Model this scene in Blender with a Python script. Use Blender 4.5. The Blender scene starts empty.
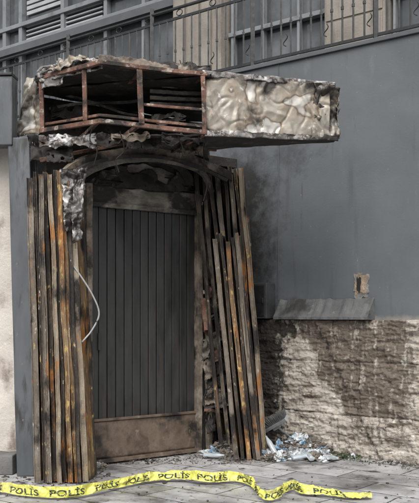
import bpy, math, random, bmesh
from mathutils import Vector, noise
random.seed(7)
F=835.0; CX=209.5; HY=315.0; CH=1.4
def pt(x,y,d): return Vector(((x-CX)*d/F, d, CH+(HY-y)*d/F))
def gp(x,y,z=0.0):
    d=(CH-z)*F/(y-HY); return Vector(((x-CX)*d/F,d,z))
sc=bpy.context.scene
sc.view_settings.view_transform='Standard'
try: sc.view_settings.look='None'
except Exception: pass
sc.view_settings.exposure=0
# ---------------- wall frame (runs from right-front to left-back)
A=Vector((2.0,7.95,0)); U=Vector((-1.27,1,0)).normalized(); N=Vector((-U.y,U.x,0))
if N.y>0: N=-N
def W(s,z,o=0.0): return A+U*s+N*o+Vector((0,0,z))
def ws(x,o=0.0):
    k=(x-CX)/F; B=A+N*o
    return (k*B.y-B.x)/(U.x-k*U.y)
def wz(x,y,o=0.0):
    s=ws(x,o); d=(A+N*o+U*s).y
    return CH+(HY-y)*d/F
WROT=-math.atan2(-U.y,-U.x)
def empty(name):
    o=bpy.data.objects.new(name,None); sc.collection.objects.link(o); return o
def obj(name,vs,fs,mat=None,parent=None,smooth=False,cols=None):
    me=bpy.data.meshes.new(name); me.from_pydata([tuple(v) for v in vs],[],fs); me.update()
    if mat: me.materials.append(mat)
    if smooth:
        me.polygons.foreach_set('use_smooth',[True]*len(me.polygons))
    if cols:
        a=me.color_attributes.new('Col','FLOAT_COLOR','POINT')
        a.data.foreach_set('color',[c for q in cols for c in q])
    o=bpy.data.objects.new(name,me); sc.collection.objects.link(o)
    if parent: o.parent=parent
    return o
class MB:
    def __init__(s): s.v=[]; s.f=[]
    def beam(s,p1,p2,w,t,up=None,segs=1,jit=0.0,w2=None,ej=0.0,jf=2.0):
        p1=Vector(p1);p2=Vector(p2); d=(p2-p1).normalized()
        if up is None: up=Vector((0,0,1)) if abs(d.z)<0.9 else Vector((0,-1,0))
        a=d.cross(up).normalized(); b=a.cross(d).normalized()
        n0=len(s.v)
        for i in range(segs+1):
            k=i/segs; p=p1.lerp(p2,k)
            if jit:
                q=p*jf
                p=p+(a*noise.noise(q)+b*noise.noise(q+Vector((9,3,1))))*jit
            ww=w if w2 is None else w+(w2-w)*k
            for (m,n) in ((-1,-1),(1,-1),(1,1),(-1,1)):
                e=Vector((0,0,0))
                if ej: e=a*random.uniform(-ej,ej)+b*random.uniform(-ej,ej)
                s.v.append(p+a*(m*ww/2)+b*(n*t/2)+e)
        for i in range(segs):
            o=n0+i*4
            for j in range(4): s.f.append((o+j,o+(j+1)%4,o+4+(j+1)%4,o+4+j))
        s.f.append((n0+3,n0+2,n0+1,n0)); o=n0+segs*4; s.f.append((o,o+1,o+2,o+3))
    def box(s,c,ax,ay,az):
        n=len(s.v)
        for k in (-1,1):
            for (i,j) in ((-1,-1),(1,-1),(1,1),(-1,1)): s.v.append(c+ax*i+ay*j+az*k)
        for f in ((0,3,2,1),(4,5,6,7),(0,1,5,4),(1,2,6,5),(2,3,7,6),(3,0,4,7)): s.f.append(tuple(n+q for q in f))
    def tube(s,pts,r,n=8):
        pts=[Vector(p) for p in pts]; n0=len(s.v)
        for i,p in enumerate(pts):
            d=(pts[min(i+1,len(pts)-1)]-pts[max(i-1,0)]).normalized()
            up=Vector((0,0,1)) if abs(d.z)<0.9 else Vector((1,0,0))
            a=d.cross(up).normalized(); b=a.cross(d)
            for j in range(n):
                t=2*math.pi*j/n; s.v.append(p+a*math.cos(t)*r+b*math.sin(t)*r)
        for i in range(len(pts)-1):
            for j in range(n):
                o=n0+i*n; s.f.append((o+j,o+(j+1)%n,o+n+(j+1)%n,o+n+j))
    def make(s,name,mat,parent=None,bevel=0.0,smooth=False):
        o=obj(name,s.v,s.f,mat,parent,smooth)
        if bevel:
            m=o.modifiers.new('b','BEVEL'); m.width=bevel; m.segments=2
        return o
def spline(pts,n=10):
    pts=[Vector(p) for p in pts]; out=[]
    P=[pts[0]*2-pts[1]]+pts+[pts[-1]*2-pts[-2]]
    for i in range(1,len(P)-2):
        for k in range(n):
            t=k/n; a,b,c,d=P[i-1:i+3]
            out.append(0.5*((2*b)+(c-a)*t+(2*a-5*b+4*c-d)*t*t+(3*b-a-3*c+d)*t**3))
    out.append(pts[-1]); return out
def patch(name,c00,c10,c11,c01,nu,nv,amp,freq,mat,parent=None,ragged=0.0,holes=0.0,thick=0.004,seed=0,ridge=True,smooth=True,edges='lrtb',crease=0.0,soot=None):
    c00,c10,c11,c01=[Vector(c) for c in (c00,c10,c11,c01)]
    nn=(c10-c00).cross(c01-c00).normalized(); sd=Vector((seed*7.3,seed*3.1,seed*1.7))
    vs=[];cols=[] if soot else None
    for j in range(nv+1):
        for i in range(nu+1):
            u=i/nu;v=j/nv
            if ragged:
                q=Vector((u*6,v*6,seed*5.0))
                if j==0 and 'b' in edges: v+=ragged*abs(noise.noise(q*2.3))*1.5
                if j==nv and 't' in edges: v-=ragged*abs(noise.noise(q*2.3))*1.5
                if i==0 and 'l' in edges: u+=ragged*abs(noise.noise(q*2.3+Vector((4,4,4))))*1.2
                if i==nu and 'r' in edges: u-=ragged*abs(noise.noise(q*2.3+Vector((4,4,4))))*1.2
            p=(c00*(1-u)+c10*u)*(1-v)+(c01*(1-u)+c11*u)*v
            q=p*freq+sd
            h=noise.fractal(q,0.9,2.1,4)
            if ridge: h=(abs(noise.noise(q*0.9))*2-0.5)*0.8+h*0.45-abs(noise.noise(q*2.2))*0.6
            if crease: h+=crease*(1-min(1,abs(noise.noise(q*0.7+Vector((3,9,2))))*7))-crease*(1-min(1,abs(noise.noise(q*1.3+Vector((13,1,5))))*7))*0.7
            p=p+nn*(h*amp)+Vector((noise.noise(q+Vector((5,0,0))),noise.noise(q+Vector((0,8,0))),noise.noise(q+Vector((0,0,6)))))*amp*0.4
            vs.append(p)
            if soot: cols.append((soot(u,v,p),0,0,1))
    fs=[]
    for j in range(nv):
        for i in range(nu):
            if holes:
                q=Vector((i/nu*5,j/nv*5*nv/nu,seed*2.7+0.4))
                if noise.noise(q)>1-holes-0.5: continue
            o=j*(nu+1)+i; fs.append((o,o+1,o+nu+2,o+nu+1))
    o=obj(name,vs,fs,mat,parent,smooth,cols)
    if thick:
        m=o.modifiers.new('s','SOLIDIFY'); m.thickness=thick; m.offset=0
    return o
# ---------------- materials
def mk(name,stops,nscale=3.0,scale=(1,1,1),rot=0.0,rough=0.8,metal=0.0,bump=0.3,bscale=25.0,over=(),rr=0.15,attr=None,detail=6,spec=0.5,trans=0.0,bvec=None,bdist=0.02,aw=(0.70,1.20),ans=9,avec=(1,1,1)):
    m=bpy.data.materials.new(name); m.use_nodes=True; nt=m.node_tree; nd=nt.nodes; L=nt.links.new
    bs=nd['Principled BSDF']; bs.inputs['Metallic'].default_value=metal
    bs.inputs['Specular IOR Level'].default_value=spec
    if trans: bs.inputs['Transmission Weight'].default_value=trans
    tc=nd.new('ShaderNodeTexCoord'); r=nd.new('ShaderNodeMapping'); r.inputs['Rotation'].default_value=(0,0,rot)
    L(tc.outputs['Object'],r.inputs['Vector'])
    def nz(ns,scl,det=6,off=0.0,rg=0.6):
        mp=nd.new('ShaderNodeMapping'); mp.inputs['Scale'].default_value=scl; mp.inputs['Location'].default_value=(off,off*0.7,off*1.3)
        L(r.outputs[0],mp.inputs['Vector'])
        n=nd.new('ShaderNodeTexNoise'); n.inputs['Scale'].default_value=ns; n.inputs['Detail'].default_value=det; n.inputs['Roughness'].default_value=rg
        L(mp.outputs[0],n.inputs['Vector']); return n.outputs['Fac']
    f=nz(nscale,scale,detail)
    cr=nd.new('ShaderNodeValToRGB'); L(f,cr.inputs[0])
    e=cr.color_ramp
    while len(e.elements)<len(stops): e.elements.new(0.5)
    for el,(p,c) in zip(e.elements,stops): el.position=p; el.color=(*c,1)
    col=cr.outputs[0]
    def mix(fac,a,c):
        mx=nd.new('ShaderNodeMix'); mx.data_type='RGBA'
        L(fac,mx.inputs[0]); L(a,mx.inputs[6]); mx.inputs[7].default_value=(*c,1); return mx.outputs[2]
    k=1
    for (c,ns,scl,lo,hi) in over:
        g=nz(ns,scl,6,3.7*k); k+=1
        mr=nd.new('ShaderNodeMapRange'); mr.inputs[1].default_value=lo; mr.inputs[2].default_value=hi; L(g,mr.inputs[0])
        col=mix(mr.outputs[0],col,c)
    if attr:
        at=nd.new('ShaderNodeAttribute'); at.attribute_name='Col'; sp=nd.new('ShaderNodeSeparateColor'); L(at.outputs['Color'],sp.inputs[0])
        for i,c in enumerate(attr):
            if c is None: continue
            g=nz(ans,avec,9,11+i,0.7)
            ad=nd.new('ShaderNodeMath'); ad.operation='ADD'; L(sp.outputs[i],ad.inputs[0]); L(g,ad.inputs[1])
            mr=nd.new('ShaderNodeMapRange'); mr.inputs[1].default_value=aw[0]; mr.inputs[2].default_value=aw[1]; L(ad.outputs[0],mr.inputs[0])
            col=mix(mr.outputs[0],col,c)
    L(col,bs.inputs['Base Color'])
    g=nz(nscale*2.3,scale,4,20.0)
    mr=nd.new('ShaderNodeMapRange'); mr.inputs[3].default_value=max(0.03,rough-rr); mr.inputs[4].default_value=min(1,rough+rr); mr.inputs[1].default_value=0.3; mr.inputs[2].default_value=0.7
    L(g,mr.inputs[0]); L(mr.outputs[0],bs.inputs['Roughness'])
    if bump:
        h=nz(bscale,bvec or scale,6,31.0,0.65)
        b=nd.new('ShaderNodeBump'); b.inputs['Strength'].default_value=bump; b.inputs['Distance'].default_value=bdist
        L(h,b.inputs['Height']); L(b.outputs[0],bs.inputs['Normal'])
    return m
V3=(1,1,1)
m_grey=mk('grey_render',[(0.3,(0.076,0.086,0.094)),(0.7,(0.108,0.120,0.129))],0.9,V3,WROT,0.6,0,0.1,60,
   over=[((0.062,0.068,0.073),2.2,(3,3,0.3),0.58,0.78),((0.14,0.150,0.158),3,(2,2,0.5),0.62,0.8),((0.22,0.225,0.225),14,(1.3,1.3,0.5),0.70,0.72),((0.060,0.066,0.07),9,(1.0,1.0,0.12),0.67,0.73),((0.20,0.21,0.21),34,(1,1,1),0.71,0.73)],attr=((0.016,0.015,0.014),(0.24,0.22,0.19),None))
m_stone=mk('rough_stone',[(0.3,(0.25,0.22,0.185)),(0.5,(0.37,0.338,0.295)),(0.7,(0.49,0.465,0.42))],5,(1,1,1.8),WROT,0.92,0,1.0,14,
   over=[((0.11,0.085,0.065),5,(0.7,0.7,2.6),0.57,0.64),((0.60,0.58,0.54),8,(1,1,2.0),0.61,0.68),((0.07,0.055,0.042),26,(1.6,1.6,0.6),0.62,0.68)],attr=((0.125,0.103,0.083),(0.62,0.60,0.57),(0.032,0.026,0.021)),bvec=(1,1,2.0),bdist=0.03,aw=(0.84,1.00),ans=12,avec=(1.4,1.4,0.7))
m_black=mk('charred',[(0.3,(0.012,0.0115,0.011)),(0.7,(0.042,0.037,0.033))],6,V3,0,0.85,0,0.6,25,over=[((0.12,0.10,0.08),5,V3,0.58,0.72)])
m_soot=mk('soot_dark',[(0.3,(0.006,0.006,0.006)),(0.7,(0.018,0.017,0.016))],6,V3,0,0.95,0,0.4,20)
m_door=mk('charred_door_paint',[(0.3,(0.018,0.0185,0.0185)),(0.7,(0.036,0.0362,0.036))],3,(3,3,0.5),0,0.48,0.0,0.15,40,over=[((0.06,0.042,0.031),3,(3,3,0.4),0.56,0.8),((0.085,0.083,0.08),6,(4,4,0.3),0.66,0.78),((0.008,0.0075,0.0075),1.6,(1.5,1.5,0.8),0.52,0.66)])
m_kick=mk('burnt_kick_plate',[(0.3,(0.075,0.050,0.035)),(0.55,(0.145,0.108,0.08)),(0.75,(0.06,0.048,0.04))],5,V3,0,0.55,0.1,0.25,30,over=[((0.024,0.02,0.018),4,(1,1,1),0.50,0.64),((0.22,0.185,0.145),9,V3,0.62,0.75)])
m_rust=mk('rusted_red_steel',[(0.3,(0.05,0.027,0.02)),(0.48,(0.125,0.062,0.043)),(0.62,(0.21,0.12,0.088)),(0.75,(0.15,0.115,0.10))],7,V3,0,0.85,0.0,0.4,50,over=[((0.022,0.018,0.015),4,V3,0.49,0.59),((0.36,0.32,0.28),13,V3,0.58,0.70)])
def shut(name,c0,c1,c2,rust,soot):
    return mk(name,[(0.27,c0),(0.5,c1),(0.72,c2)],4,(2,2,0.7),0,0.55,0.2,0.4,40,
      over=[((0.29,0.125,0.035),3,(1.6,1.6,0.8),rust,rust+0.08),((0.42,0.30,0.12),9,(2,2,1.0),rust+0.05,rust+0.12),((0.46,0.43,0.38),16,(2,2,0.8),0.64,0.70),((0.015,0.012,0.010),2.0,(1.6,1.6,1.0),soot,soot+0.09)])
m_s1=shut('shutter_grey_brown',(0.050,0.041,0.033),(0.145,0.120,0.095),(0.24,0.215,0.185),0.575,0.50)
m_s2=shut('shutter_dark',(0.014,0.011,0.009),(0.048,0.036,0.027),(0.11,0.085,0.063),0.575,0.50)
m_s3=shut('shutter_rust',(0.06,0.036,0.021),(0.185,0.115,0.06),(0.29,0.22,0.145),0.51,0.53)
m_s4=shut('shutter_tan',(0.085,0.066,0.047),(0.23,0.188,0.138),(0.35,0.305,0.245),0.55,0.525)
m_silver=mk('burnt_silver_sheet',[(0.30,(0.17,0.155,0.135)),(0.44,(0.29,0.268,0.23)),(0.515,(0.25,0.212,0.165)),(0.54,(0.10,0.074,0.052)),(0.565,(0.34,0.325,0.295)),(0.7,(0.50,0.49,0.465))],2.2,V3,0,0.5,0.25,0.3,8,
   over=[((0.035,0.03,0.026),3.2,(1,1,0.7),0.56,0.64),((0.54,0.53,0.52),11,V3,0.62,0.7),((0.15,0.108,0.07),7,(1,1,0.5),0.60,0.68)],detail=3,attr=((0.028,0.024,0.021),None,None),aw=(0.78,1.05),ans=6)
m_silver2=mk('scorched_foil',[(0.3,(0.08,0.07,0.06)),(0.45,(0.25,0.24,0.23)),(0.52,(0.08,0.06,0.05)),(0.56,(0.38,0.375,0.37)),(0.7,(0.52,0.52,0.51))],6,V3,0,0.5,0.3,0.4,14,
   over=[((0.025,0.022,0.02),5,V3,0.50,0.58)])
m_arch=mk('scorched_arch',[(0.3,(0.05,0.04,0.032)),(0.5,(0.16,0.130,0.103)),(0.7,(0.33,0.29,0.24))],6,V3,0,0.78,0.0,0.4,30,over=[((0.025,0.02,0.017),4,V3,0.49,0.60),((0.17,0.08,0.05),7,V3,0.62,0.7)])
m_lun=mk('scorched_header',[(0.3,(0.06,0.053,0.047)),(0.5,(0.16,0.145,0.125)),(0.7,(0.33,0.31,0.28))],5,(1,1,2.0),0,0.85,0,0.35,30,over=[((0.025,0.022,0.02),3.5,(1,1,1.3),0.46,0.60)])
m_beige=mk('beige_plaster',[(0.3,(0.42,0.385,0.345)),(0.7,(0.54,0.505,0.46))],3,V3,0,0.9,0,0.5,40,over=[((0.2,0.165,0.14),4,(1,1,0.6),0.53,0.68),((0.57,0.55,0.52),12,V3,0.6,0.7)])
m_mason=mk('broken_masonry_tan',[(0.3,(0.15,0.11,0.075)),(0.7,(0.34,0.27,0.20))],14,V3,0,0.95,0,0.8,40)
m_rim=mk('torn_render_rim',[(0.3,(0.09,0.09,0.09)),(0.7,(0.26,0.25,0.235))],14,V3,0,0.95,0,0.6,40)
m_post=mk('blue_grey_paint',[(0.3,(0.052,0.060,0.068)),(0.7,(0.086,0.096,0.105))],3,(2,2,0.5),0,0.55,0,0.15,30,over=[((0.022,0.022,0.022),3,(3,3,0.7),0.52,0.66),((0.15,0.14,0.125),12,V3,0.65,0.71)])
m_ledge=mk('dusty_ledge',[(0.3,(0.06,0.062,0.064)),(0.7,(0.125,0.128,0.128))],5,V3,0,0.9,0,0.5,25,over=[((0.20,0.195,0.185),8,V3,0.6,0.7),((0.03,0.029,0.028),3,V3,0.53,0.65)])
m_box=mk('sooty_box_paint',[(0.3,(0.02,0.021,0.022)),(0.7,(0.045,0.047,0.05))],5,V3,0,0.7,0,0.3,25)
m_iron=mk('black_iron',[(0.3,(0.014,0.015,0.016)),(0.7,(0.035,0.036,0.038))],10,V3,0,0.5,0.3,0.1,50)
m_fac=mk('facade_limestone',[(0.3,(0.16,0.145,0.125)),(0.7,(0.27,0.245,0.215))],2,V3,WROT,0.85,0,0.3,30,over=[((0.09,0.08,0.07),3,(2,2,0.3),0.55,0.72)])
m_facd=mk('facade_dark_panel',[(0.3,(0.055,0.06,0.065)),(0.7,(0.085,0.092,0.098))],2,V3,WROT,0.6,0,0.1,30)
m_win=mk('window_frame_grey',[(0.3,(0.13,0.143,0.152)),(0.7,(0.20,0.214,0.223))],2,V3,WROT,0.5,0,0.05,30,over=[((0.09,0.09,0.09),4,(1,1,1),0.55,0.7)])
m_glass=mk('dark_window_glass',[(0.3,(0.025,0.029,0.032)),(0.5,(0.055,0.062,0.067)),(0.7,(0.13,0.138,0.144))],1.3,V3,WROT,0.12,0,0.0,30,rr=0.05)
m_blind=mk('window_blind',[(0.3,(0.26,0.27,0.28)),(0.7,(0.36,0.37,0.38))],3,V3,WROT,0.8,0,0.1,30)
m_cable=mk('grey_cable',[(0.3,(0.22,0.22,0.22)),(0.7,(0.36,0.36,0.35))],10,V3,0,0.5,0,0.0)
m_bag=mk('dirty_plastic',[(0.3,(0.20,0.23,0.26)),(0.5,(0.46,0.49,0.51)),(0.7,(0.68,0.69,0.70))],9,V3,0,0.3,0,0.4,18,over=[((0.11,0.10,0.09),7,V3,0.51,0.60),((0.15,0.28,0.40),6,V3,0.61,0.66)])
m_bagb=mk('blue_plastic',[(0.3,(0.10,0.17,0.26)),(0.7,(0.28,0.38,0.46))],9,V3,0,0.3,0,0.4,18,over=[((0.09,0.08,0.07),7,V3,0.53,0.63)])
m_cloth=mk('muddy_scrap',[(0.3,(0.035,0.03,0.026)),(0.7,(0.20,0.175,0.145))],9,V3,0,0.85,0,0.4,18)
m_clear=mk('clear_bottle_plastic',[(0.3,(0.5,0.6,0.66)),(0.7,(0.75,0.8,0.84))],5,V3,0,0.15,0,0.0,30,rr=0.05,trans=0.6)
m_broom=mk('grey_broom_plastic',[(0.3,(0.16,0.17,0.18)),(0.7,(0.30,0.31,0.32))],8,V3,0,0.5,0,0.1,30)
m_bris=mk('broom_bristle',[(0.3,(0.07,0.07,0.072)),(0.7,(0.17,0.17,0.175))],20,V3,0,0.7,0,0.0)
m_leaf=mk('weed_leaf',[(0.3,(0.03,0.045,0.02)),(0.7,(0.075,0.095,0.04))],15,V3,0,0.7,0,0.0)
m_tape=mk('yellow_tape',[(0.3,(0.44,0.44,0.085)),(0.7,(0.60,0.58,0.14))],5,V3,0,0.35,0,0.2,12,over=[((0.28,0.26,0.12),7,V3,0.54,0.70)])
m_ink=mk('tape_ink',[(0.3,(0.02,0.03,0.02)),(0.7,(0.04,0.055,0.035))],5,V3,0,0.45,0,0.0)
m_rub=mk('rubble_mix',[(0.3,(0.015,0.013,0.012)),(0.5,(0.07,0.06,0.05)),(0.66,(0.30,0.27,0.24))],6,V3,0,0.9,0,0.3,40)
m_conc=mk('dark_concrete',[(0.3,(0.08,0.08,0.08)),(0.7,(0.15,0.147,0.14))],5,V3,0,0.9,0,0.5,30)
m_asph=mk('asphalt',[(0.3,(0.04,0.04,0.042)),(0.7,(0.06,0.06,0.062))],5,V3,0,0.9,0,0.3,60)
def pavement_mat():
    m=mk('wet_stone_paving',[(0.3,(0.22,0.22,0.22)),(0.5,(0.34,0.34,0.338)),(0.7,(0.44,0.44,0.436))],3.0,V3,WROT,0.5,0,0.25,35,
      over=[((0.12,0.117,0.112),1.6,V3,0.52,0.66),((0.52,0.52,0.51),9,V3,0.62,0.72),((0.045,0.042,0.038),18,V3,0.62,0.67),((0.055,0.052,0.048),5,V3,0.61,0.69)],rr=0.3)
    nt=m.node_tree; nd=nt.nodes; L=nt.links.new; bs=nd['Principled BSDF']
    src=bs.inputs['Base Color'].links[0].from_socket
    mp=[n for n in nd if n.type=='MAPPING'][0]
    br=nd.new('ShaderNodeTexBrick'); br.inputs['Scale'].default_value=1.0; br.inputs['Brick Width'].default_value=0.8; br.inputs['Row Height'].default_value=0.4
    br.inputs['Mortar Size'].default_value=0.009; br.inputs['Mortar Smooth'].default_value=0.4
    br.inputs['Color1'].default_value=(0.70,0.70,0.70,1); br.inputs['Color2'].default_value=(1.12,1.12,1.12,1); br.inputs['Mortar'].default_value=(0.18,0.18,0.17,1)
    nz=nd.new('ShaderNodeTexNoise'); nz.inputs['Scale'].default_value=5
    vm=nd.new('ShaderNodeVectorMath'); vm.operation='MULTIPLY_ADD'; L(nz.outputs['Color'],vm.inputs[0]); vm.inputs[1].default_value=(0.04,0.04,0); L(mp.outputs[0],vm.inputs[2])
    L(mp.outputs[0],nz.inputs['Vector']); L(vm.outputs[0],br.inputs['Vector'])
    mx=nd.new('ShaderNodeMix'); mx.data_type='RGBA'; mx.blend_type='MULTIPLY'; mx.inputs[0].default_value=1.0
    L(src,mx.inputs[6]); L(br.outputs['Color'],mx.inputs[7]); L(mx.outputs[2],bs.inputs['Base Color'])
    b=nd.new('ShaderNodeBump'); b.inputs['Strength'].default_value=0.6; b.inputs['Distance'].default_value=0.01; b.invert=True
    L(br.outputs['Fac'],b.inputs['Height']); old=bs.inputs['Normal'].links[0].from_node
    L(b.outputs[0],old.inputs['Normal'])
    return m
m_pave=pavement_mat()
# ---------------- ground & pavement
obj('ground',[(-150,-150,-0.12),(150,-150,-0.12),(150,150,-0.12),(-150,150,-0.12)],[(0,1,2,3)],m_asph)
vs=[];fs=[];nx,ny=140,110
for j in range(ny+1):
    for i in range(nx+1):
        x=-6+13*i/nx; y=3.2+10*j/ny
        vs.append((x,y,0.010*noise.noise(Vector((x*1.3,y*1.3,0)))-0.004))
for j in range(ny):
    for i in range(nx): o=j*(nx+1)+i; fs.append((o,o+1,o+nx+2,o+nx+1))
n=len(vs); vs+=[(-6,3.2,-0.13),(7,3.2,-0.13)]; fs.append((n,n+1,nx,0))
obj('pavement',vs,fs,m_pave,None,True)
mb=MB(); mb.beam((-6,3.12,-0.06),(7,3.12,-0.06),0.14,0.13); mb.make('kerb',m_conc,bevel=0.01)
# ---------------- grey rendered wall
S0,S1=-4.0,8.0; ZL=1.36; ZT=4.085
s_corner=ws(265)
vs=[];fs=[];cols=[];nu,nv=300,90
for j in range(nv+1):
    for i in range(nu+1):
        s=S0+(S1-S0)*i/nu; z=ZL-0.02+(ZT-ZL+0.02)*j/nv
        d=0.010*noise.fractal(Vector((s*1.2,z*1.2,3)),1,2,4)
        vs.append(W(s,z,d))
        x=s_corner-s
        r=0.75*max(0,min(1,(0.45-x)/0.7))*(1.0 if z<2.9 else max(0.25,1-(z-2.9)/0.6))
        r=max(r,0.5*max(0,1-(z-ZL)/0.5)*max(0,1-abs(x-0.25)/0.6))
        r=max(r,0.44*max(0,1-abs(z-3.1)/0.5)*max(0,1-abs(x-0.4)/0.8))
        r+=0.08*noise.noise(Vector((s*5,z*0.6,2)))
        g=0.5*max(0,1-(z-ZL)/0.07)
        cols.append((max(0,r),g,0,1))
for j in range(nv):
    for i in range(nu): o=j*(nu+1)+i; fs.append((o+1,o,o+nu+1,o+nu+2))
rw=empty('rendered_wall')
obj('render_face',vs,fs,m_grey,rw,True,cols)
mb=MB(); mb.box(W((S0+S1)/2,ZT/2-0.02,-0.16),U*((S1-S0)/2-0.01),N*0.14,Vector((0,0,ZT/2-0.03))); mb.make('wall_core',m_conc,rw)
mb=MB(); mb.box(W((S0+S1)/2,ZT+0.02,-0.12),U*((S1-S0)/2),N*0.15,Vector((0,0,0.022))); mb.make('coping',m_facd,rw,bevel=0.006)
mb=MB()
mb.box(W(ws(279),(ZT+ZL)/2+0.1,0.008),U*0.0025,N*0.004,Vector((0,0,(ZT-ZL)/2-0.1)))
mb.make('expansion_joint',m_grey,rw)
def blob(name,cen,ax,ay,nrm,mat,parent,seed,th=0.012,n=60,rg=0.35):
    vs=[cen+nrm*th]; 
    for k in range(n):
        t=2*math.pi*k/n; q=Vector((math.cos(t),math.sin(t),seed)); r=1+rg*noise.noise(q*1.3)*1.2+rg*0.6*noise.noise(q*6)
        r*=min(1/max(abs(math.cos(t)),abs(math.sin(t)))*0.88,1.2)
        vs.append(cen+ax*math.cos(t)*r+ay*math.sin(t)*r+nrm*th)
    for k in range(n): vs.append(vs[1+k]-nrm*(th+0.01)+ (vs[1+k]-cen).normalized()*0.004)
    fs=[(0,1+k,1+(k+1)%n) for k in range(n)]+[(1+k,1+n+k,1+n+(k+1)%n,1+(k+1)%n) for k in range(n)]
    return obj(name,vs,fs,mat,parent)
c=W(ws(362),wz(362,285),0)
blob('torn_render_rim',c,U*0.092,Vector((0,0,0.135)),N,m_rim,rw,2.3,0.012,rg=0.45)
blob('exposed_masonry',c,U*0.07,Vector((0,0,0.112)),N,m_mason,rw,3.3,0.015,rg=0.4)
blob('hole_shade_patch',c+U*0.028+Vector((0,0,0.01)),U*0.026,Vector((0,0,0.085)),N,m_soot,rw,5.3,0.018,rg=0.4)  # no real recess: raised dark plate, a hole's inner shade put into colour
a0,a1=ws(281),ws(375)
vs=[];nL=60
for k in range(nL+1):
    s=a0+(a1-a0)*k/nL; j1=0.03*noise.noise(Vector((s*5,1,0)))+0.012*noise.noise(Vector((s*19,1,0)))
    zt=wz(330,299)+j1
    vs+= [W(s,zt,0.014),W(s,(zt+ZL)/2+0.03+j1*0.4,0.06+j1),W(s,ZL+0.02,0.15+j1*0.8),W(s,ZL-0.005,0.15+j1),W(s,ZL-0.01,0.0)]
fs=[]
for k in range(nL):
    o=k*5
    for q in range(4): fs.append((o+q,o+q+1,o+q+6,o+q+5))
fs+=[(0,1,2,3,4),(nL*5+4,nL*5+3,nL*5+2,nL*5+1,nL*5)]
obj('sloped_ledge',vs,fs,m_ledge,rw)
# ---------------- stone lower wall
vs=[];fs=[];cols=[];nu,nv=700,170
SS1=s_corner+1.2
for j in range(nv+1):
    for i in range(nu+1):
        s=S0+(SS1-S0)*i/nu; z=-0.02+(ZL+0.015)*j/nv
        q=Vector((s*3.2,z*5,1.0))
        d=0.07+0.034*noise.fractal(q,0.8,2.1,5)+0.018*noise.fractal(Vector((s*5,z*18,4)),0.6,2.2,4)+0.010*noise.fractal(Vector((s*40,z*26,8)),0.5,2.2,3)
        zz=z+0.02*noise.noise(Vector((s*3,0,7)))
        row=0 if zz<0.40 else (1 if zz<0.93 else 2)
        jd=min(abs(zz-0.40),abs(zz-0.93))
        off=[0.3,0.75,0.1][row]; L_=[1.15,1.35,1.0][row]
        sp=((s+off+0.02*noise.noise(Vector((z*4,2,2))))%L_); jd=min(jd,sp,L_-sp)
        d-=0.016*max(0,1-jd/0.014)
        d+=0.015*noise.noise(Vector((math.floor((s+off)/L_)*3.1,row*5.7,0)))
        if j==nv: d-=0.07
        vs.append(W(s,z,d))
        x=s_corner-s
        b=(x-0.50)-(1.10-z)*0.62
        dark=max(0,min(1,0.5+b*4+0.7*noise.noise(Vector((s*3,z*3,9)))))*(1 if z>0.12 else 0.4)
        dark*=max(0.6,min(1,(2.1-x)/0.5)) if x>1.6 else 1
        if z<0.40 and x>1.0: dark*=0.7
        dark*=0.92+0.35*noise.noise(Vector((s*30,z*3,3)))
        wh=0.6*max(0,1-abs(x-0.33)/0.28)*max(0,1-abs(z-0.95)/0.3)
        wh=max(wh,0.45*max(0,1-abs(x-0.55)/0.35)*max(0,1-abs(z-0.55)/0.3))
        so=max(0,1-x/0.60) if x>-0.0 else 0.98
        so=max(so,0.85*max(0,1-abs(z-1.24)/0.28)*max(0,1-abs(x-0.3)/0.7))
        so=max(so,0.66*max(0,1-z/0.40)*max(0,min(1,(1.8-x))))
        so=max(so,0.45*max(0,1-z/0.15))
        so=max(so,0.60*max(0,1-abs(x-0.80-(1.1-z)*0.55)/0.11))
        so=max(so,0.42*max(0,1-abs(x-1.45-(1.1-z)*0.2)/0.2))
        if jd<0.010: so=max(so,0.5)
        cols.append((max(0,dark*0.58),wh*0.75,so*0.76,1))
for j in range(nv):
    for i in range(nu): o=j*(nu+1)+i; fs.append((o+1,o,o+nu+1,o+nu+2))
obj('stone_wall',vs,fs,m_stone,None,True,cols)
# ---------------- railing
rl=empty('metal_railing')
mb=MB(); RZ=ZT+0.045
for z in (RZ+0.06,RZ+0.80,RZ+0.92):
    mb.beam(W(S0,z,-0.08),W(S1,z,-0.08),0.022 if z<RZ+0.9 else 0.045,0.03 if z<RZ+0.9 else 0.02)
s=S0;k=0
while s<S1:
    if k%12==0: mb.beam(W(s,RZ,-0.08),W(s,RZ+1.0,-0.08),0.045,0.045)
    else:
        mb.beam(W(s,RZ+0.05,-0.08),W(s,RZ+0.8,-0.08),0.018,0.018)
        mb.beam(W(s,RZ+0.40,-0.08),W(s,RZ+0.43,-0.08),0.028,0.028)
    s+=0.125;k+=1
mb.make('bars',m_iron,rl)
mb=MB()
s=S0+0.0625;k=0
while s<S1-0.1:
    if k%4==0:
        pts=[W(s+0.045*math.cos(t),RZ+0.86+0.035*math.sin(t),-0.08) for t in [i*math.pi/8 for i in range(17)]]
        mb.tube(pts,0.006,6)
        pts=[W(s+0.04*math.sin(t)*(1-t/9),RZ+0.16+t*0.022,-0.08) for t in [i*0.5 for i in range(13)]]
        mb.tube(pts,0.006,6)
    s+=0.125;k+=1
mb.make('scrolls',m_iron,rl,smooth=True)
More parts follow.
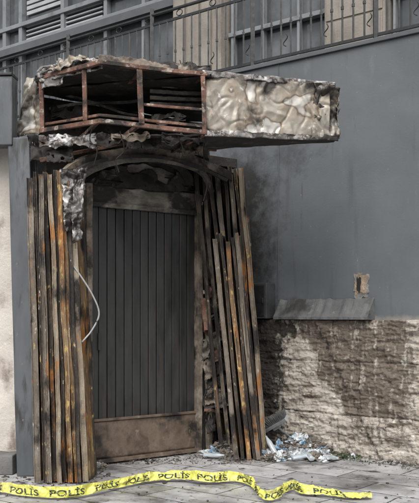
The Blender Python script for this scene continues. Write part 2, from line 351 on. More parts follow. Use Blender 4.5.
# ---------------- building behind
bd=empty('apartment_building'); FO=-1.7
def fx(x): return ws(x,FO)
def fz(x,y): return wz(x,y,FO)
mb=MB(); mb.box(W(2,6.8,FO-0.25),U*7.5,N*0.1,Vector((0,0,3.0))); mb.make('facade_backing',m_facd,bd)
mb=MB(); mb.box(W(2,ZT-0.08,-1.1),U*7.4,N*0.75,Vector((0,0,0.06))); mb.make('terrace_floor',m_conc,bd)
def fbox(mbx,x0,x1,z0,z1,o0,o1):
    s0,s1=fx(x0),fx(x1); mbx.box(W((s0+s1)/2,(z0+z1)/2,FO+(o0+o1)/2),U*(abs(s0-s1)/2),N*(abs(o1-o0)/2),Vector((0,0,(z1-z0)/2)))
stone=MB(); glass=MB(); fr=MB(); lv=MB(); bl=MB(); dk=MB()
zb=ZT
fbox(glass,-60,179,zb,9.5,-0.14,-0.10); fbox(glass,229,329,zb,9.5,-0.14,-0.10); fbox(glass,391,620,zb,9.5,-0.14,-0.10)
fbox(stone,180,228,zb,9.7,-0.1,0.16); fbox(stone,330,390,zb,9.7,-0.1,0.14); fbox(stone,-110,-70,zb,9.7,-0.1,0.14)
for a,b in ((183,193),(196,207),(210,219)): fbox(lv,a,b,zb+0.05,9.5,0.16,0.20)
z=zb+0.5
while z<9.4:
    fbox(lv,332,388,z,z+0.42,0.14,0.155); z+=0.45
for x in (4,20,62,105,143,176): fbox(fr,x-1.6,x+1.6,zb,9.4,-0.1,0.0)
for x in (232,262,298,326,394,430,470): fbox(fr,x-1.3,x+1.3,zb,9.4,-0.1,0.0)
for z in (zb+0.12,fz(60,32),fz(60,12),fz(60,-60)):
    fbox(fr,-60,179,z-0.035,z+0.035,-0.09,0.02)
for z in (zb+0.12,zb+1.15,zb+2.4):
    fbox(fr,229,329,z-0.03,z+0.03,-0.09,0.02); fbox(fr,391,600,z-0.03,z+0.03,-0.09,0.02)
z=fz(60,28)
for i in range(4): fbox(bl,24,100,z+i*0.07,z+i*0.07+0.022,-0.095,-0.05)
z=fz(40,9)
for i in range(14): fbox(bl,24,60,z+i*0.09,z+i*0.09+0.06,-0.095,-0.06)
fbox(dk,-60,179,fz(60,36)-0.1,fz(60,34)-0.02,-0.05,0.1)
glass.make('window_glass',m_glass,bd); stone.make('stone_pilasters',m_fac,bd,bevel=0.01); lv.make('pilaster_slats',m_fac,bd,bevel=0.006)
fr.make('window_frames',m_win,bd,bevel=0.006); bl.make('blinds',m_blind,bd); dk.make('sill_band',m_facd,bd)
# ---------------- left neighbour
Z=Vector((0,0,1))
p0=pt(-420,300,7.9); p1=pt(34,300,7.55)
vs=[];fs=[];nu,nv=120,80
for j in range(nv+1):
    for i in range(nu+1):
        p=p0.lerp(p1,i/nu); z=0.0+3.0*j/nv
        q=Vector((p.x*3,z*3,0)); vs.append(Vector((p.x,p.y+0.02*noise.fractal(q,0.8,2,5),z)))
for j in range(nv):
    for i in range(nu): o=j*(nu+1)+i; fs.append((o,o+1,o+nu+2,o+nu+1))
obj('plaster_wall',vs,fs,m_beige,None,True)
mb=MB(); a=pt(-420,300,7.75); b=pt(17,300,7.42); a.z=b.z=0.085; mb.beam(a,b,0.24,0.17,segs=40,jit=0.02,ej=0.006); mb.make('stone_step',m_conc,bevel=0.01)
pl=empty('corner_pillar')
mb=MB()
t=pt(21.5,140,7.35); bt=pt(28,475,7.35); bt.z=0
mb.beam(bt,t,0.15,0.22,up=Vector((0,-1,0)),segs=20,jit=0.004,w2=0.19)
mb.make('shaft',m_post,pl,bevel=0.008)
fa=empty('shop_fascia')
mb=MB(); c0=pt(-420,113,7.6);c1=pt(15,113,7.3); c0.z=c1.z=(3.44+2.84)/2+0.03
mb.beam(c0,c1,0.16,0.6,up=Z); mb.make('panel',m_post,fa,bevel=0.01)
mb=MB(); c0.z=c1.z=3.485; mb.beam(c0,c1,0.19,0.025,up=Z); mb.make('cap',m_iron,fa,bevel=0.005)
# ---------------- vestibule and door
DL=Vector((-1.128,7.75,0)); DR=Vector((-0.117,8.5,0)); DU=(DR-DL).normalized(); DN=Vector((DU.y,-DU.x,0)); DW=(DR-DL).length
def D(a,z,o=0): return DL+DU*a+DN*o+Z*z
ve=empty('entrance_vestibule')
mb=MB()
mb.box(D(-0.22,1.45,-0.12),DU*0.19,DN*0.1,Z*1.45)
mb.box(D(DW+0.14,1.45,-0.12),DU*0.11,DN*0.1,Z*1.45)
mb.box(D(DW/2,2.86,-0.12),DU*(DW/2+0.03),DN*0.1,Z*0.06)
mb.box(D(DW+0.2,1.45,-1.3),DU*0.05,DN*1.07,Z*1.45)
mb.box(D(-0.36,1.45,-1.3),DU*0.05,DN*1.07,Z*1.45)
mb.make('charred_walls',m_black,ve)
mb=MB(); mb.box(D(DW/2-0.05,2.95,-1.0),DU*(DW/2+0.4),DN*1.2,Z*0.045); mb.make('roof_slab',m_black,ve)
mb=MB(); mb.box(D(DW/2,1.3,-1.2),DU*(DW/2+0.05),DN*0.05,Z*1.3); mb.make('dark_back',m_soot,ve)
ed=empty('entrance_door')
mb=MB(); n=13; wdt=(DW-0.06)/n
for i in range(n):
    a=0.03+wdt*(i+0.5); mb.box(D(a,1.25,-0.03+0.003*math.sin(i*5)),DU*(wdt/2-0.004),DN*0.014,Z*1.19)
mb.make('planks',m_door,ed,bevel=0.005)
mb=MB(); mb.box(D(DW/2,1.25,-0.065),DU*(DW/2-0.03),DN*0.012,Z*1.2); mb.make('backing',m_soot,ed)
patch('kick_plate',D(0.02,0.05,-0.008),D(DW-0.02,0.05,-0.008),D(DW-0.02,0.40,-0.008),D(0.02,0.40,-0.008),50,16,0.010,3,m_kick,ed,thick=0.006,ridge=False)
mb=MB(); mb.box(D(DW/2,0.415,0.002),DU*(DW/2-0.01),DN*0.012,Z*0.012); mb.box(D(DW/2,0.03,0.0),DU*(DW/2),DN*0.03,Z*0.018); mb.make('rails',m_kick,ed,bevel=0.003)
mb=MB(); mb.box(D(0.12,1.15,0.002),DU*0.015,DN*0.008,Z*0.08); mb.make('handle_plate',m_door,ed,bevel=0.002)
af=empty('arched_door_frame')
mb=MB()
mb.beam(D(0.0,0,0.0),D(0.0,2.62,0.0),0.06,0.08,up=DN,segs=40,jit=0.012,ej=0.002)
mb.beam(D(DW+0.0,0,0.0),D(DW,2.62,0.0),0.06,0.08,up=DN,segs=40,jit=0.015,ej=0.003)
mb.beam(D(DW+0.11,0,0.05),D(DW+0.08,2.7,0.05),0.05,0.05,up=DN,segs=40,jit=0.03,ej=0.003)
mb.make('jambs',m_arch,af,bevel=0.003)
def archpoly(name,a0,a1,z0,zs,zp,o,th,mat,parent,n=40):
    top=[];bot=[]
    for k in range(n+1):
        t=k/n; a=a0+(a1-a0)*t; z=zs+(zp-zs)*math.sin(math.pi*t)**0.75+0.02*noise.noise(Vector((a*9,o*50,1)))
        top.append((a,z)); bot.append((a,z0+0.02*noise.noise(Vector((a*8,5,o*40)))))
    vs=[];fs=[]
    for (off) in (o,o-th):
        for q in bot+top: vs.append(D(q[0],q[1],off))
    m=2*(n+1)
    for k in range(n):
        fs.append((k,k+1,n+1+k+1,n+1+k)); fs.append((m+k+1,m+k,m+n+1+k,m+n+1+k+1))
        fs.append((n+1+k,n+2+k,m+n+2+k,m+n+1+k)); fs.append((k+1,k,m+k,m+k+1))
    return obj(name,vs,fs,mat,parent)
archpoly('header_panel',0.0,DW,2.43,2.62,2.86,0.0,0.03,m_lun,af)
archpoly('arched_light',0.16,DW-0.30,2.61,2.615,2.77,0.008,0.01,m_soot,af)
patch('scorched_lining',D(0.03,2.60,0.02),D(DW-0.03,2.62,0.02),D(DW-0.15,2.84,0.02),D(0.15,2.84,0.02),70,24,0.02,5,m_black,af,ragged=0.45,holes=0.28,thick=0.003,seed=71)
mb=MB(); mb.beam(D(0,2.435,0.012),D(DW,2.435,0.012),0.04,0.044,segs=40,jit=0.01,ej=0.003); mb.make('transom',m_lun,af,bevel=0.003)
def archtube(name,px,mat,w,t):
    mb=MB(); P=spline([pt(*q) for q in px],10)
    for i in range(len(P)-1): mb.beam(P[i],P[i+1]+(P[i+1]-P[i])*0.1,w*(1+0.15*noise.noise(P[i]*9)),t*(1+0.3*noise.noise(P[i]*7)),up=Vector((0,-0.25,1)))
    return mb.make(name,mat,af)
archtube('outer_arch',[(60,178,7.0),(76,165,7.1),(100,156,7.3),(135,151,7.55),(170,154,7.8),(200,162,8.05),(226,174,8.3),(240,182,8.45)],m_arch,0.05,0.07)
archtube('outer_arch_lip',[(62,184,6.97),(78,170,7.07),(102,160,7.27),(136,156,7.5),(170,159,7.77),(200,168,8.0),(226,180,8.27)],m_black,0.04,0.03)
archtube('middle_arch',[(70,188,7.25),(86,173,7.3),(112,163,7.5),(145,159,7.75),(178,163,8.0),(202,173,8.25),(212,192,8.4)],m_lun,0.04,0.05)
archtube('inner_arch',[(78,178,7.45),(95,168,7.55),(125,160,7.75),(155,160,7.95),(180,168,8.2),(192,184,8.4)],m_black,0.07,0.05)
archtube('upper_rail',[(40,160,7.1),(80,152,7.2),(130,143,7.5),(180,146,7.8),(215,150,8.1)],m_rust,0.04,0.03)
# ---------------- folding shutters
def shutter(name,strips,df,db,seed=0):
    e=empty(name); random.seed(seed)
    prev=None
    for i,(xt,yt,xb,wd,mt) in enumerate(strips):
        dd=random.uniform(-0.035,0.035)
        ft=pt(xt,yt+random.uniform(-3,4),df+dd); fb=pt(xb,470,df+dd+0.02); fb.z=0.01
        shift=Vector((0.035,db-df,0))
        bt=ft+shift; bt.z-=0.01; bb=fb+shift
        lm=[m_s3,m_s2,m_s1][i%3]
        patch('leaf_%d'%(2*i+1),fb,bb,bt,ft,6,60,0.010,2.5,lm,e,thick=0.006,seed=i+seed,ridge=False,ragged=0.006,edges='t')
        mb=MB()
        upv=Vector((0.15*random.uniform(-1,1),-1,0)); fq=1.1+0.1*i
        mb.beam(fb,ft,wd,0.012,up=upv,segs=70,jit=0.018,ej=0.0010,jf=fq)
        for sg in (-1,1):
            o=Vector((sg*wd*0.5,-0.010,0)); mb.beam(fb+o,ft+o,0.006,0.018,up=upv,segs=70,jit=0.018,ej=0.0010,jf=fq)
        mb.make('fold_profile_%d'%(i+1),mt,e)
        mb=MB(); mb.beam(bb,bt,0.03,0.03,up=Vector((0,-1,0)),segs=12,jit=0.012); mb.make('back_profile_%d'%(i+1),m_s2,e)
        if prev:
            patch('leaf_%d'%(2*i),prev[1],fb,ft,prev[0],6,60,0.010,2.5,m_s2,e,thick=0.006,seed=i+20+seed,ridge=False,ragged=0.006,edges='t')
        prev=(bt,bb)
    return e
shutter('folding_shutter',[(30,177,39,0.048,m_s1),(36,173,45,0.02,m_s2),(41,171,50,0.035,m_s1),(46,174,55.5,0.025,m_s2),(50.5,171,61,0.03,m_s4),(55,173,66,0.022,m_s2),(59,169,71,0.034,m_s3),(63,174,76,0.022,m_s3),(67,176,80,0.03,m_s2),(71.5,180,86,0.042,m_s4)],6.93,7.22,seed=3)
shutter('folding_shutter',[(196,172,222,0.035,m_s2),(203,176,229,0.03,m_s1),(210,174,237,0.03,m_s2),(217,172,243,0.04,m_s1),(224,171,249,0.025,m_s2),(230,169,255,0.035,m_s1),(236,169,260,0.022,m_s2),(241,167,265,0.042,m_s4)],8.35,8.7,seed=9)
shutter('folding_shutter',[(215,237,237,0.038,m_s1),(221,236,243,0.025,m_s2),(227,238,249,0.035,m_s3),(232,236,254,0.02,m_s2),(236,235,258,0.034,m_s1)],8.05,8.25,seed=14)
fo=empty('hanging_insulation_foil')
patch('foil_sheet',pt(64,232,6.86),pt(80,230,6.9),pt(88,166,6.95),pt(60,168,6.9),30,60,0.045,8,m_silver2,fo,ragged=0.16,thick=0.003,seed=4,crease=0.6)
patch('foil_strip',pt(72,246,6.84),pt(82,240,6.88),pt(86,178,6.9),pt(72,178,6.86),16,40,0.04,9,m_silver2,fo,ragged=0.25,thick=0.003,seed=6,crease=0.6)
mb=MB(); mb.tube(spline([pt(70,262,6.95),pt(80,275,6.95),pt(93,296,7.0),pt(99,314,7.05),pt(92,330,7.05),pt(82,342,7.0)],10),0.0075,8); mb.make('electric_cable',m_cable,smooth=True)
mb=MB(); mb.tube(spline([pt(205,140,7.4),pt(204,160,7.5),pt(207,185,7.5),pt(202,205,7.55)],8),0.006,6)
mb.tube(spline([pt(120,131,6.9),pt(124,150,7.0),pt(116,160,7.0),pt(119,172,7.05)],8),0.005,6)
mb.tube(spline([pt(178,136,7.0),pt(183,150,7.1),pt(180,158,7.1)],8),0.005,6)
mb.tube(spline([pt(92,128,6.95),pt(90,140,7.0),pt(97,150,7.0),pt(94,165,7.05)],8),0.005,6)
mb.make('burnt_wiring',m_black,smooth=True)
# ---------------- awning
aw=empty('burnt_awning')
Lb,Lt=pt(16,137,7.45),pt(34,78,7.45)
Cb,Ct=pt(100,121,6.8),pt(99,60,6.8)
Mb,Mt=pt(205,133,6.95),pt(205,72,6.95)
nf=lambda p,k: noise.noise(p*k)
sf=lambda u,v,p: max(0,0.52*max(0,(v-0.70)/0.3)+0.42*max(0,1-u/0.10)+0.50*max(0,(u-0.78)/0.22)*v+0.5*max(0,1-abs(u-0.40-0.1*v)/0.08)*(v)+0.3*max(0,1-v/0.15)+0.38*nf(p,3.5))
patch('silver_front',Mb,pt(330,137,7.31),pt(330,84,7.31),Mt,150,70,0.018,4.5,m_silver,aw,ragged=0.05,thick=0.005,seed=1,edges='tb',crease=0.75,soot=sf)
se=lambda u,v,p: max(0,0.34+0.3*u*v+0.4*nf(p,5))
patch('silver_front_end',pt(312,139,7.24),pt(340,138,7.40),pt(338,88,7.40),pt(314,82,7.25),40,60,0.045,6.5,m_silver,aw,ragged=0.14,thick=0.005,seed=8,crease=0.6,soot=se)
patch('silver_end_cap',pt(338,138,7.38),pt(336,141,7.56),pt(336,89,7.56),pt(338,88,7.38),10,50,0.03,6.5,m_silver,aw,ragged=0.05,thick=0.005,seed=18,crease=0.6,soot=se)
patch('edge_strip_bottom',pt(205,136,6.93),pt(338,141,7.33),pt(338,135,7.33),pt(205,129,6.93),120,5,0.016,9,m_silver2,aw,ragged=0.5,thick=0.004,seed=41,edges='t')
patch('edge_strip_top',pt(203,77,6.925),pt(336,88,7.34),pt(336,82,7.34),pt(203,70,6.925),120,6,0.02,9,m_silver2,aw,ragged=0.5,thick=0.004,seed=43,edges='b')
patch('silver_underside',pt(205,150,7.85),pt(334,142,7.55),pt(337,138.5,7.34),pt(205,134,6.96),60,10,0.01,4,m_black,aw,thick=0.006,seed=2)
patch('silver_top',pt(205,72,6.96),pt(335,84,7.34),pt(334,84,7.5)+Vector((0,0,0.02)),pt(205,72,6.96)+Vector((0.15,0.9,0.03)),60,14,0.015,4,m_silver,aw,thick=0.006,seed=2)
patch('silver_back',pt(205,149,7.86),pt(334,141,7.56),pt(334,89,7.56),pt(205,100,7.86),40,16,0.01,4,m_black,aw,thick=0.006,seed=5)
sl_=lambda u,v,p: max(0,0.35+0.45*nf(p,5))
patch('left_end_sheet',pt(15,138,7.48),pt(40,134,7.28),pt(40,76,7.28),pt(27,76,7.48),24,50,0.03,6,m_silver,aw,ragged=0.12,thick=0.005,seed=11,crease=0.6,soot=sl_)
patch('left_return',pt(15,138,7.48),pt(28,132,8.3),pt(36,95,8.3),pt(28,76,7.48),24,24,0.02,5,m_silver,aw,ragged=0.05,thick=0.005,seed=12)
patch('left_frame_sheet',pt(36,92,7.27),pt(64,84,7.08),pt(64,68,7.06),pt(34,74,7.27),30,20,0.03,7,m_silver2,aw,ragged=0.3,thick=0.004,seed=13)
patch('peeled_top_sheet',pt(34,84,7.28),pt(104,68,6.80),pt(104,55,6.84),pt(40,66,7.2),90,24,0.035,7,m_silver2,aw,ragged=0.3,thick=0.004,seed=15,crease=0.6)
patch('top_flap',pt(44,72,7.1),pt(92,60,6.85),pt(86,53,6.95),pt(54,60,7.1),50,16,0.04,8,m_silver,aw,ragged=0.35,thick=0.004,seed=17,crease=0.6)
patch('top_skin',pt(96,62,6.8),pt(206,77,6.93),pt(206,66,6.98),pt(100,53,6.84),120,12,0.03,8,m_arch,aw,ragged=0.5,thick=0.004,seed=19,edges='tb')
patch('top_skin_right',pt(150,71,6.86),pt(214,77,6.93),pt(212,64,7.0),pt(160,60,6.95),60,12,0.035,9,m_black,aw,ragged=0.5,thick=0.004,seed=21)
bL=D(-0.45,0,-0.1); bR=D(DW+0.15,0,0.0)
def zz(v,z): return Vector((v.x,v.y,z))
patch('box_roof',zz(Lt,3.42),zz(Ct,3.46),zz(Mt,3.4),zz(Lt.lerp(Mt,0.5)+Vector((0.1,1.3,0)),3.44),40,40,0.02,3,m_black,aw,thick=0.01,seed=22)
patch('box_roof_rear',zz(Lt,3.42)+Vector((0,0.02,0)),zz(Mt,3.4)+Vector((0,0.02,0)),zz(bR,3.38),zz(bL,3.40),40,30,0.02,3,m_black,aw,thick=0.01,seed=23)
patch('box_back',zz(bL,2.9),zz(bR,2.9),zz(bR,3.36),zz(bL,3.38),40,20,0.02,3,m_black,aw,thick=0.01,seed=24)
patch('box_floor',zz(Lb,2.97)+Vector((0.03,0.05,0)),zz(Mb,2.93)+Vector((0,0.05,0)),zz(bR,2.95),zz(bL,2.97),40,30,0.03,4,m_black,aw,thick=0.01,seed=25,holes=0.04)
mb=MB()
def fb(a,b,w=0.036,t=0.036,j=0.014): mb.beam(a,b,w,t,segs=24,jit=j,ej=0.0010,jf=1.6)
fb(pt(40,131,7.25),pt(100,121,6.79)); fb(pt(99,121,6.79),pt(207,132,6.94))
fb(pt(44,124,7.3),pt(100,115,6.86),0.022,0.022); fb(pt(99,115,6.85),pt(206,126,6.99),0.022,0.022)
fb(pt(98,62,6.79),pt(207,75,6.94),0.05,0.032); fb(pt(40,78,7.25),pt(99,62,6.8))
fb(pt(84,70,6.93),pt(85,121,6.93)); fb(pt(140,68,6.84),pt(141,124,6.84),0.045,0.036)
fb(pt(141,104,6.86),pt(205,110,6.95),0.022,0.022); fb(pt(203,74,6.93),pt(205,133,6.93))
fb(pt(41,78,7.25),pt(42,132,7.25)); 
for a in (pt(99,121,6.82),pt(141,124,6.88),pt(141,70,6.88),pt(203,76,6.97),pt(205,133,6.97)):
    fb(a,a+Vector((-0.4,1.05,0)),0.03,0.03)
mb.make('steel_frame',m_rust,aw,bevel=0.002)
mb=MB()
for i in range(4):
    a=pt(150,85+i*6,7.3); b=pt(204,87+i*6,7.4); mb.beam(a,b,0.02,0.03,segs=20,jit=0.03,ej=0.002)
mb.beam(pt(50,110,7.6),pt(138,98,7.5),0.02,0.025,segs=20,jit=0.05,ej=0.002); mb.beam(pt(50,95,7.7),pt(138,112,7.4),0.02,0.02,segs=20,jit=0.05,ej=0.002)
mb.make('charred_battens',m_lun,aw)
for i,(x,y,w,h,d,mt) in enumerate([(46,148,34,26,7.15,m_black),(72,140,50,12,7.0,m_silver2),(60,155,26,16,7.05,m_black),(30,146,24,14,7.3,m_arch),(100,140,40,14,7.1,m_black),(52,140,30,14,7.08,m_arch),(150,142,50,14,7.2,m_black),(130,136,40,8,6.95,m_arch),(192,146,24,18,7.35,m_arch),(180,138,40,10,7.05,m_black),(70,112,40,14,7.5,m_black),(168,118,36,10,7.3,m_lun)]):
    patch('hanging_debris_%d'%i,pt(x-w/2,y+h/2,d),pt(x+w/2,y+h/2,d),pt(x+w/2,y-h/2,d+0.05),pt(x-w/2,y-h/2,d+0.05),40,24,0.06,8,mt,aw,ragged=0.45,holes=0.08,thick=0.004,seed=30+i)
# ---------------- meter box, clutter
mbx=empty('meter_box')
mb=MB(); c=W(ws(267),wz(267,301),0.09); mb.box(c,U*0.11,N*0.085,Z*0.19); mb.make('housing',m_box,mbx,bevel=0.008)
mb=MB(); mb.box(c+N*0.088,U*0.09,N*0.006,Z*0.165); mb.box(c+N*0.098+U*-0.07,U*0.008,N*0.008,Z*0.03); mb.make('lid',m_iron,mbx,bevel=0.004)
cl=empty('burnt_steel_brackets')
mb=MB()
mb.beam(pt(208,290,8.6),pt(211,440,8.6),0.05,0.05,segs=30,jit=0.04,ej=0.002); mb.beam(pt(205,292,8.4),pt(222,292,8.6),0.05,0.04)
mb.beam(pt(205,330,8.45),pt(224,352,8.6),0.03,0.04,segs=8,ej=0.004); mb.beam(pt(204,298,8.4),pt(207,330,8.4),0.06,0.03,segs=8,ej=0.004); mb.beam(pt(206,410,8.4),pt(226,412,8.65),0.05,0.03,segs=8,ej=0.004)
mb.make('brackets',m_rust,cl)
random.seed(12)
for i in range(26):
    y=random.uniform(285,448); x=random.uniform(203,226)+(y-285)*0.05
    patch('charred_scrap_%d'%i,pt(x-6,y+14,8.42),pt(x+7,y+9,8.47),pt(x+5,y-12,8.52),pt(x-5,y-10,8.47),14,16,0.07,8,[m_black,m_arch,m_rust,m_silver2,m_lun,m_black][i%6],cl,ragged=0.4,thick=0.004,seed=50+i)
# ---------------- litter
def crumple(name,c,r,sq,mat,parent,seed,amp=0.5):
    bm=bmesh.new(); bmesh.ops.create_icosphere(bm,subdivisions=4,radius=1)
    for v in bm.verts:
        q=v.co*1.6+Vector((seed*3.3,seed,0)); h=1+amp*(abs(noise.noise(q))*2-0.5)+amp*0.5*(abs(noise.noise(q*2.6))*2-0.5)+0.1*noise.noise(q*7)
        v.co=v.co*h; v.co=Vector((v.co.x*r*sq[0],v.co.y*r*sq[1],max(v.co.z,-0.6)*r*sq[2]))+c
    me=bpy.data.meshes.new(name); bm.to_mesh(me); bm.free(); me.materials.append(mat)
    o=bpy.data.objects.new(name,me); sc.collection.objects.link(o); o.parent=parent; return o
li=empty('litter_pile')
random.seed(31)
bits=[(208,455,0.07,m_bag),(216,453,0.06,m_bagb),(224,455,0.05,m_cloth),(222,447,0.07,m_cloth),(230,452,0.06,m_bag),(240,454,0.06,m_cloth),(249,454,0.05,m_cloth),(92,468,0.05,m_cloth),(98,466,0.035,m_bag),(104,467,0.03,m_cloth)]
pal=[m_bag,m_cloth,m_bag,m_cloth,m_bagb,m_cloth,m_bag,m_cloth]
for i in range(58):
    x=random.gauss(300,19); x=min(338,max(264,x)); h=max(0,1-abs(x-298)/38)
    y=random.uniform(456-18*h,460); bits.append((x,y,random.uniform(0.028,0.07),pal[i%8]))
bits+= [(345,456,0.05,m_cloth),(352,458,0.03,m_bag)]
for i,(x,y,r,mt) in enumerate(bits):
    g=gp(x,max(y,453)+1); zoff=max(0,(453-y))*0.010
    crumple('scrap_%d'%i,g+Vector((0,0,r*0.4+zoff)),r,(random.uniform(0.8,1.5),0.9,random.uniform(0.5,0.95)),mt,li,i+1,0.75)
def bottle(name,c,ax,parent,mat,s=1.0):
    prof=[(0,0.0),(0.03,0.002),(0.033,0.01),(0.031,0.04),(0.033,0.07),(0.031,0.1),(0.033,0.14),(0.022,0.175),(0.013,0.195),(0.013,0.215),(0,0.216)]
    ax=ax.normalized(); a=ax.cross(Z).normalized(); b=a.cross(ax); vs=[];fs=[];n=14
    for (r,h) in prof:
        for k in range(n):
            t=2*math.pi*k/n; q=1+0.3*noise.noise(Vector((math.cos(t),math.sin(t),h*20+c.x*9)))
            vs.append(c+ax*h*s+(a*math.cos(t)+b*math.sin(t)*0.75)*r*s*q)
    for i in range(len(prof)-1):
        for k in range(n): fs.append((i*n+k,i*n+(k+1)%n,(i+1)*n+(k+1)%n,(i+1)*n+k))
    return obj(name,vs,fs,mat,parent,True)
bo=[(292,461,Vector((1,0.3,0.1))),(325,460,Vector((0.5,-1,0.1))),(204,458,Vector((1,-0.4,0.05))),(276,457,Vector((-0.4,0.5,0.7))),(312,462,Vector((-0.2,1,0.15)))]
for i,(x,y,a) in enumerate(bo):
    g=gp(x,y); bottle('plastic_bottle',g+Vector((0,0,0.03)),a,None,m_clear)
def chips(name,pts,mat,smin,smax,seed):
    random.seed(seed); vs=[];fs=[]
    for p in pts:
        s=random.uniform(smin,smax)*random.uniform(0.4,1); n=len(vs)
        ax=Vector((random.uniform(-1,1),random.uniform(-1,1),random.uniform(-.3,.3))).normalized(); ay=ax.cross(Z).normalized(); az=ax.cross(ay)
        sx,sy,sz=s*random.uniform(.6,1.6),s*random.uniform(.4,1),s*random.uniform(.15,.6)
        for k in (-1,1):
            for (i,j) in ((-1,-1),(1,-1),(1,1),(-1,1)):
                vs.append(p+(ax*i*sx*random.uniform(.6,1)+ay*j*sy*random.uniform(.6,1)+az*k*sz*random.uniform(.6,1))+Z*abs(sz)*0.6)
        for f in ((0,3,2,1),(4,5,6,7),(0,1,5,4),(1,2,6,5),(2,3,7,6),(3,0,4,7)): fs.append(tuple(n+q for q in f))
    return obj(name,vs,fs,mat)
P=[]
for i in range(1100):
    s=random.uniform(-1.2,s_corner+0.5); o=0.1+abs(random.gauss(0,0.13)); P.append(W(s,0,o))
for i in range(700): P.append(gp(random.uniform(88,275),random.uniform(449,464)))
for i in range(260): P.append(gp(random.uniform(0,110),random.uniform(468,490)))
for i in range(150): P.append(gp(random.uniform(0,419),random.uniform(455,503)))
chips('rubble',P,m_rub,0.004,0.019,5)
P=[W(random.uniform(ws(335),s_corner+0.3),0,0.1+abs(random.gauss(0,0.08))) for i in range(110)]
P+=[gp(random.uniform(198,270),random.uniform(450,457)) for i in range(50)]
chips('broken_masonry',P,m_cloth,0.02,0.055,8)
fbd=empty('fallen_boards'); mb=MB()
mb.beam(W(s_corner-0.02,0.02,0.45),W(s_corner-0.05,0.5,0.14),0.09,0.02,up=N,segs=8,jit=0.02); mb.beam(W(s_corner-0.10,0.30,0.2),W(s_corner-0.32,0.36,0.14),0.12,0.02,up=Z,segs=8,jit=0.03,ej=0.006)
mb.beam(W(s_corner+0.2,0.03,0.3),W(s_corner-0.25,0.05,0.35),0.06,0.02,segs=6,jit=0.02); mb.make('boards',m_arch,fbd)
# broom against the wall
br=empty('broom')
c=W(ws(294),0.28,0.36); bx=(U*-1*0.85+Z*0.45+N*0.1).normalized(); bn=(N*0.45+Z*0.8-U*0.1); bn=(bn-bx*bn.dot(bx)).normalized(); by=bx.cross(bn)
mb=MB(); mb.box(c,bx*0.18,by*0.04,bn*0.018); mb.box(c-bn*0.03,bx*0.05,by*0.025,bn*0.02); mb.tube([c-bn*0.03,c-bn*0.12-by*0.02,c-bn*0.26-by*0.1-bx*0.05],0.012); mb.make('head',m_broom,br,bevel=0.008)
mb=MB()
for i in range(34):
    for j in range(6):
        p=c+bx*(-0.17+0.34*i/33)+by*(-0.034+0.068*j/5)+bn*0.015
        d=(bn+bx*((i-17)/30+random.uniform(-.12,.12))+by*random.uniform(-.3,.3)).normalized()
        mb.beam(p,p+d*random.uniform(0.07,0.09),0.004,0.004,up=bx)
mb.make('bristles',m_bris,br)
# weeds
vs=[];fs=[]
random.seed(4)
for (s0,o0) in [(ws(355),0.24),(ws(363),0.25),(ws(348),0.26)]:
    for i in range(130):
        p=W(s0+random.gauss(0,0.06),random.uniform(0,0.03),o0+random.gauss(0,0.04))
        d=Vector((random.uniform(-1,1),random.uniform(-1,1),random.uniform(0.1,1.2))).normalized(); l=random.uniform(0.012,0.036); a=d.cross(Vector((random.random(),random.random(),0.3))).normalized()*l*0.35
        n=len(vs); vs+=[p,p+d*l*0.5+a,p+d*l,p+d*l*0.5-a]; fs.append((n,n+1,n+2,n+3))
obj('weed_clump',vs,fs,m_leaf)
# ---------------- police tape
tp=empty('police_tape')
ctrl=[(-30,491),(-5,494),(25,498),(58,500),(90,497),(122,489),(150,483),(178,482),(205,485),(232,483),(247,486),(256,493),(263,501),(274,502),(284,496),(293,492),(304,496),(325,497),(348,500),(372,500)]
C=[gp(x,y,0.0) for x,y in ctrl]; path=spline(C,14)
acc=[0.0]
for i in range(1,len(path)): acc.append(acc[-1]+(path[i]-path[i-1]).length)
TW=0.085
def cross(sv):
    a=noise.noise(Vector((sv*1.9,2.2,0)))*1.2+0.5*noise.noise(Vector((sv*6,1,0)))
    tilt=0.95+a*0.75
    e=max(0,(sv-(acc[-1]-0.7))/0.7); tilt=tilt*(1-e)+0.25*e
    k=noise.noise(Vector((sv*3.0,7,0)))
    return Vector((0.35*k,math.cos(tilt),abs(math.sin(tilt)))).normalized()
def tape(sv,v,off=0.0):
    sv=max(0,min(acc[-1]-1e-4,sv))
    lo,hi=0,len(acc)-1
    while hi-lo>1:
        m=(lo+hi)//2
        if acc[m]<=sv: lo=m
        else: hi=m
    k=(sv-acc[lo])/(acc[hi]-acc[lo]); p=path[lo].lerp(path[hi],k); d=(path[hi]-path[lo]).normalized(); c=cross(sv)
    nn=d.cross(c).normalized()
    if nn.y>0: nn=-nn
    bulge=0.03*math.sin(math.pi*v)*noise.noise(Vector((sv*8,3,3)))+0.020*noise.noise(Vector((sv*20,v*2.5,1)))+0.018*abs(noise.noise(Vector((sv*34+v*6,v*3,5))))
    lift=0.016+0.03*max(0,noise.noise(Vector((sv*2.1,9,9))))
    wv=TW*(1-0.32*abs(noise.noise(Vector((sv*5,4,4)))))
    return p+c*wv*v+nn*(bulge+off)+Z*lift
ns=1100; nv=8; vs=[];fs=[]
for i in range(ns+1):
    for j in range(nv+1): vs.append(tape(acc[-1]*i/ns,j/nv))
for i in range(ns):
    for j in range(nv): o=i*(nv+1)+j; fs.append((o,o+nv+1,o+nv+2,o+1))
obj('ribbon',vs,fs,m_tape,tp,True)
cu=bpy.data.curves.new('tmp','FONT'); cu.body='POL\u0130S'; cu.size=1.0; cu.offset=0.018; cu.resolution_u=6
to=bpy.data.objects.new('tmp',cu); sc.collection.objects.link(to)
bpy.context.view_layer.update()
dg=bpy.context.evaluated_depsgraph_get(); me=to.evaluated_get(dg).to_mesh()
bm=bmesh.new(); bm.from_mesh(me); bmesh.ops.triangulate(bm,faces=bm.faces); 
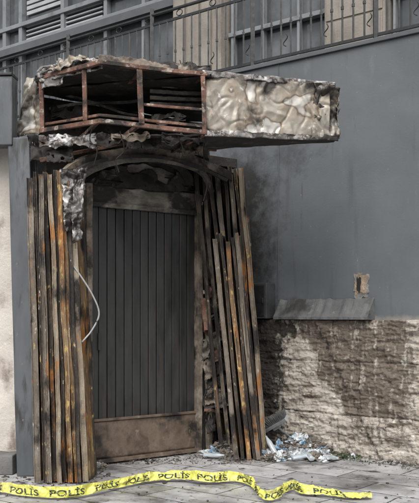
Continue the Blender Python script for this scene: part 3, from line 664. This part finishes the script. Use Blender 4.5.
for _ in range(3):
    le=[e for e in bm.edges if e.calc_length()>0.12]
    if le: bmesh.ops.subdivide_edges(bm,edges=le,cuts=1); bmesh.ops.triangulate(bm,faces=bm.faces)
bm.verts.index_update()
tv=[v.co.copy() for v in bm.verts]; tf=[tuple(v.index for v in f.verts) for f in bm.faces]; bm.free()
to.evaluated_get(dg).to_mesh_clear(); bpy.data.objects.remove(to)
mnx=min(v.x for v in tv);mxx=max(v.x for v in tv);mny=min(v.y for v in tv);mxy=max(v.y for v in tv)
capw=0.27; vs=[];fs=[]; sv=0.05
while sv+capw<acc[-1]:
    n=len(vs)
    for v in tv:
        vs.append(tape(sv+(v.x-mnx)/(mxx-mnx)*capw,0.12+0.76*(v.y-mny)/(mxy-mny),0.003))
    fs+=[tuple(n+q for q in f) for f in tf]
    sv+=capw+0.09
obj('lettering',vs,fs,m_ink,tp)
# ---------------- light, sky, camera
w=bpy.data.worlds.new('World'); sc.world=w; w.use_nodes=True; nt=w.node_tree
bg=nt.nodes['Background']; sky=nt.nodes.new('ShaderNodeTexSky'); sky.sky_type='NISHITA'; sky.sun_disc=False
el,az=math.radians(50),math.radians(188)
sky.sun_elevation=el; sky.sun_rotation=az; sky.dust_density=5; sky.air_density=1.3; sky.ozone_density=0.6
hs=nt.nodes.new('ShaderNodeHueSaturation'); hs.inputs['Saturation'].default_value=0.3; hs.inputs['Value'].default_value=1.7
nt.links.new(sky.outputs[0],hs.inputs['Color']); nt.links.new(hs.outputs[0],bg.inputs[0]); bg.inputs[1].default_value=0.15
sl=bpy.data.lights.new('sun','SUN'); sl.energy=1.1; sl.angle=math.radians(40); sl.color=(1,0.985,0.96)
so=bpy.data.objects.new('sun',sl); sc.collection.objects.link(so)
dirv=Vector((math.sin(az)*math.cos(el),math.cos(az)*math.cos(el),math.sin(el)))
so.rotation_euler=(-dirv).to_track_quat('-Z','Y').to_euler(); so.location=dirv*20
cam=bpy.data.cameras.new('camera'); co=bpy.data.objects.new('camera',cam); sc.collection.objects.link(co)
co.location=(0,0,CH); co.rotation_euler=(math.radians(90),0,0)
cam.sensor_fit='HORIZONTAL'; cam.sensor_width=36; cam.lens=F/419*36; cam.shift_y=(HY-251.5)/419; cam.clip_end=500
sc.camera=co
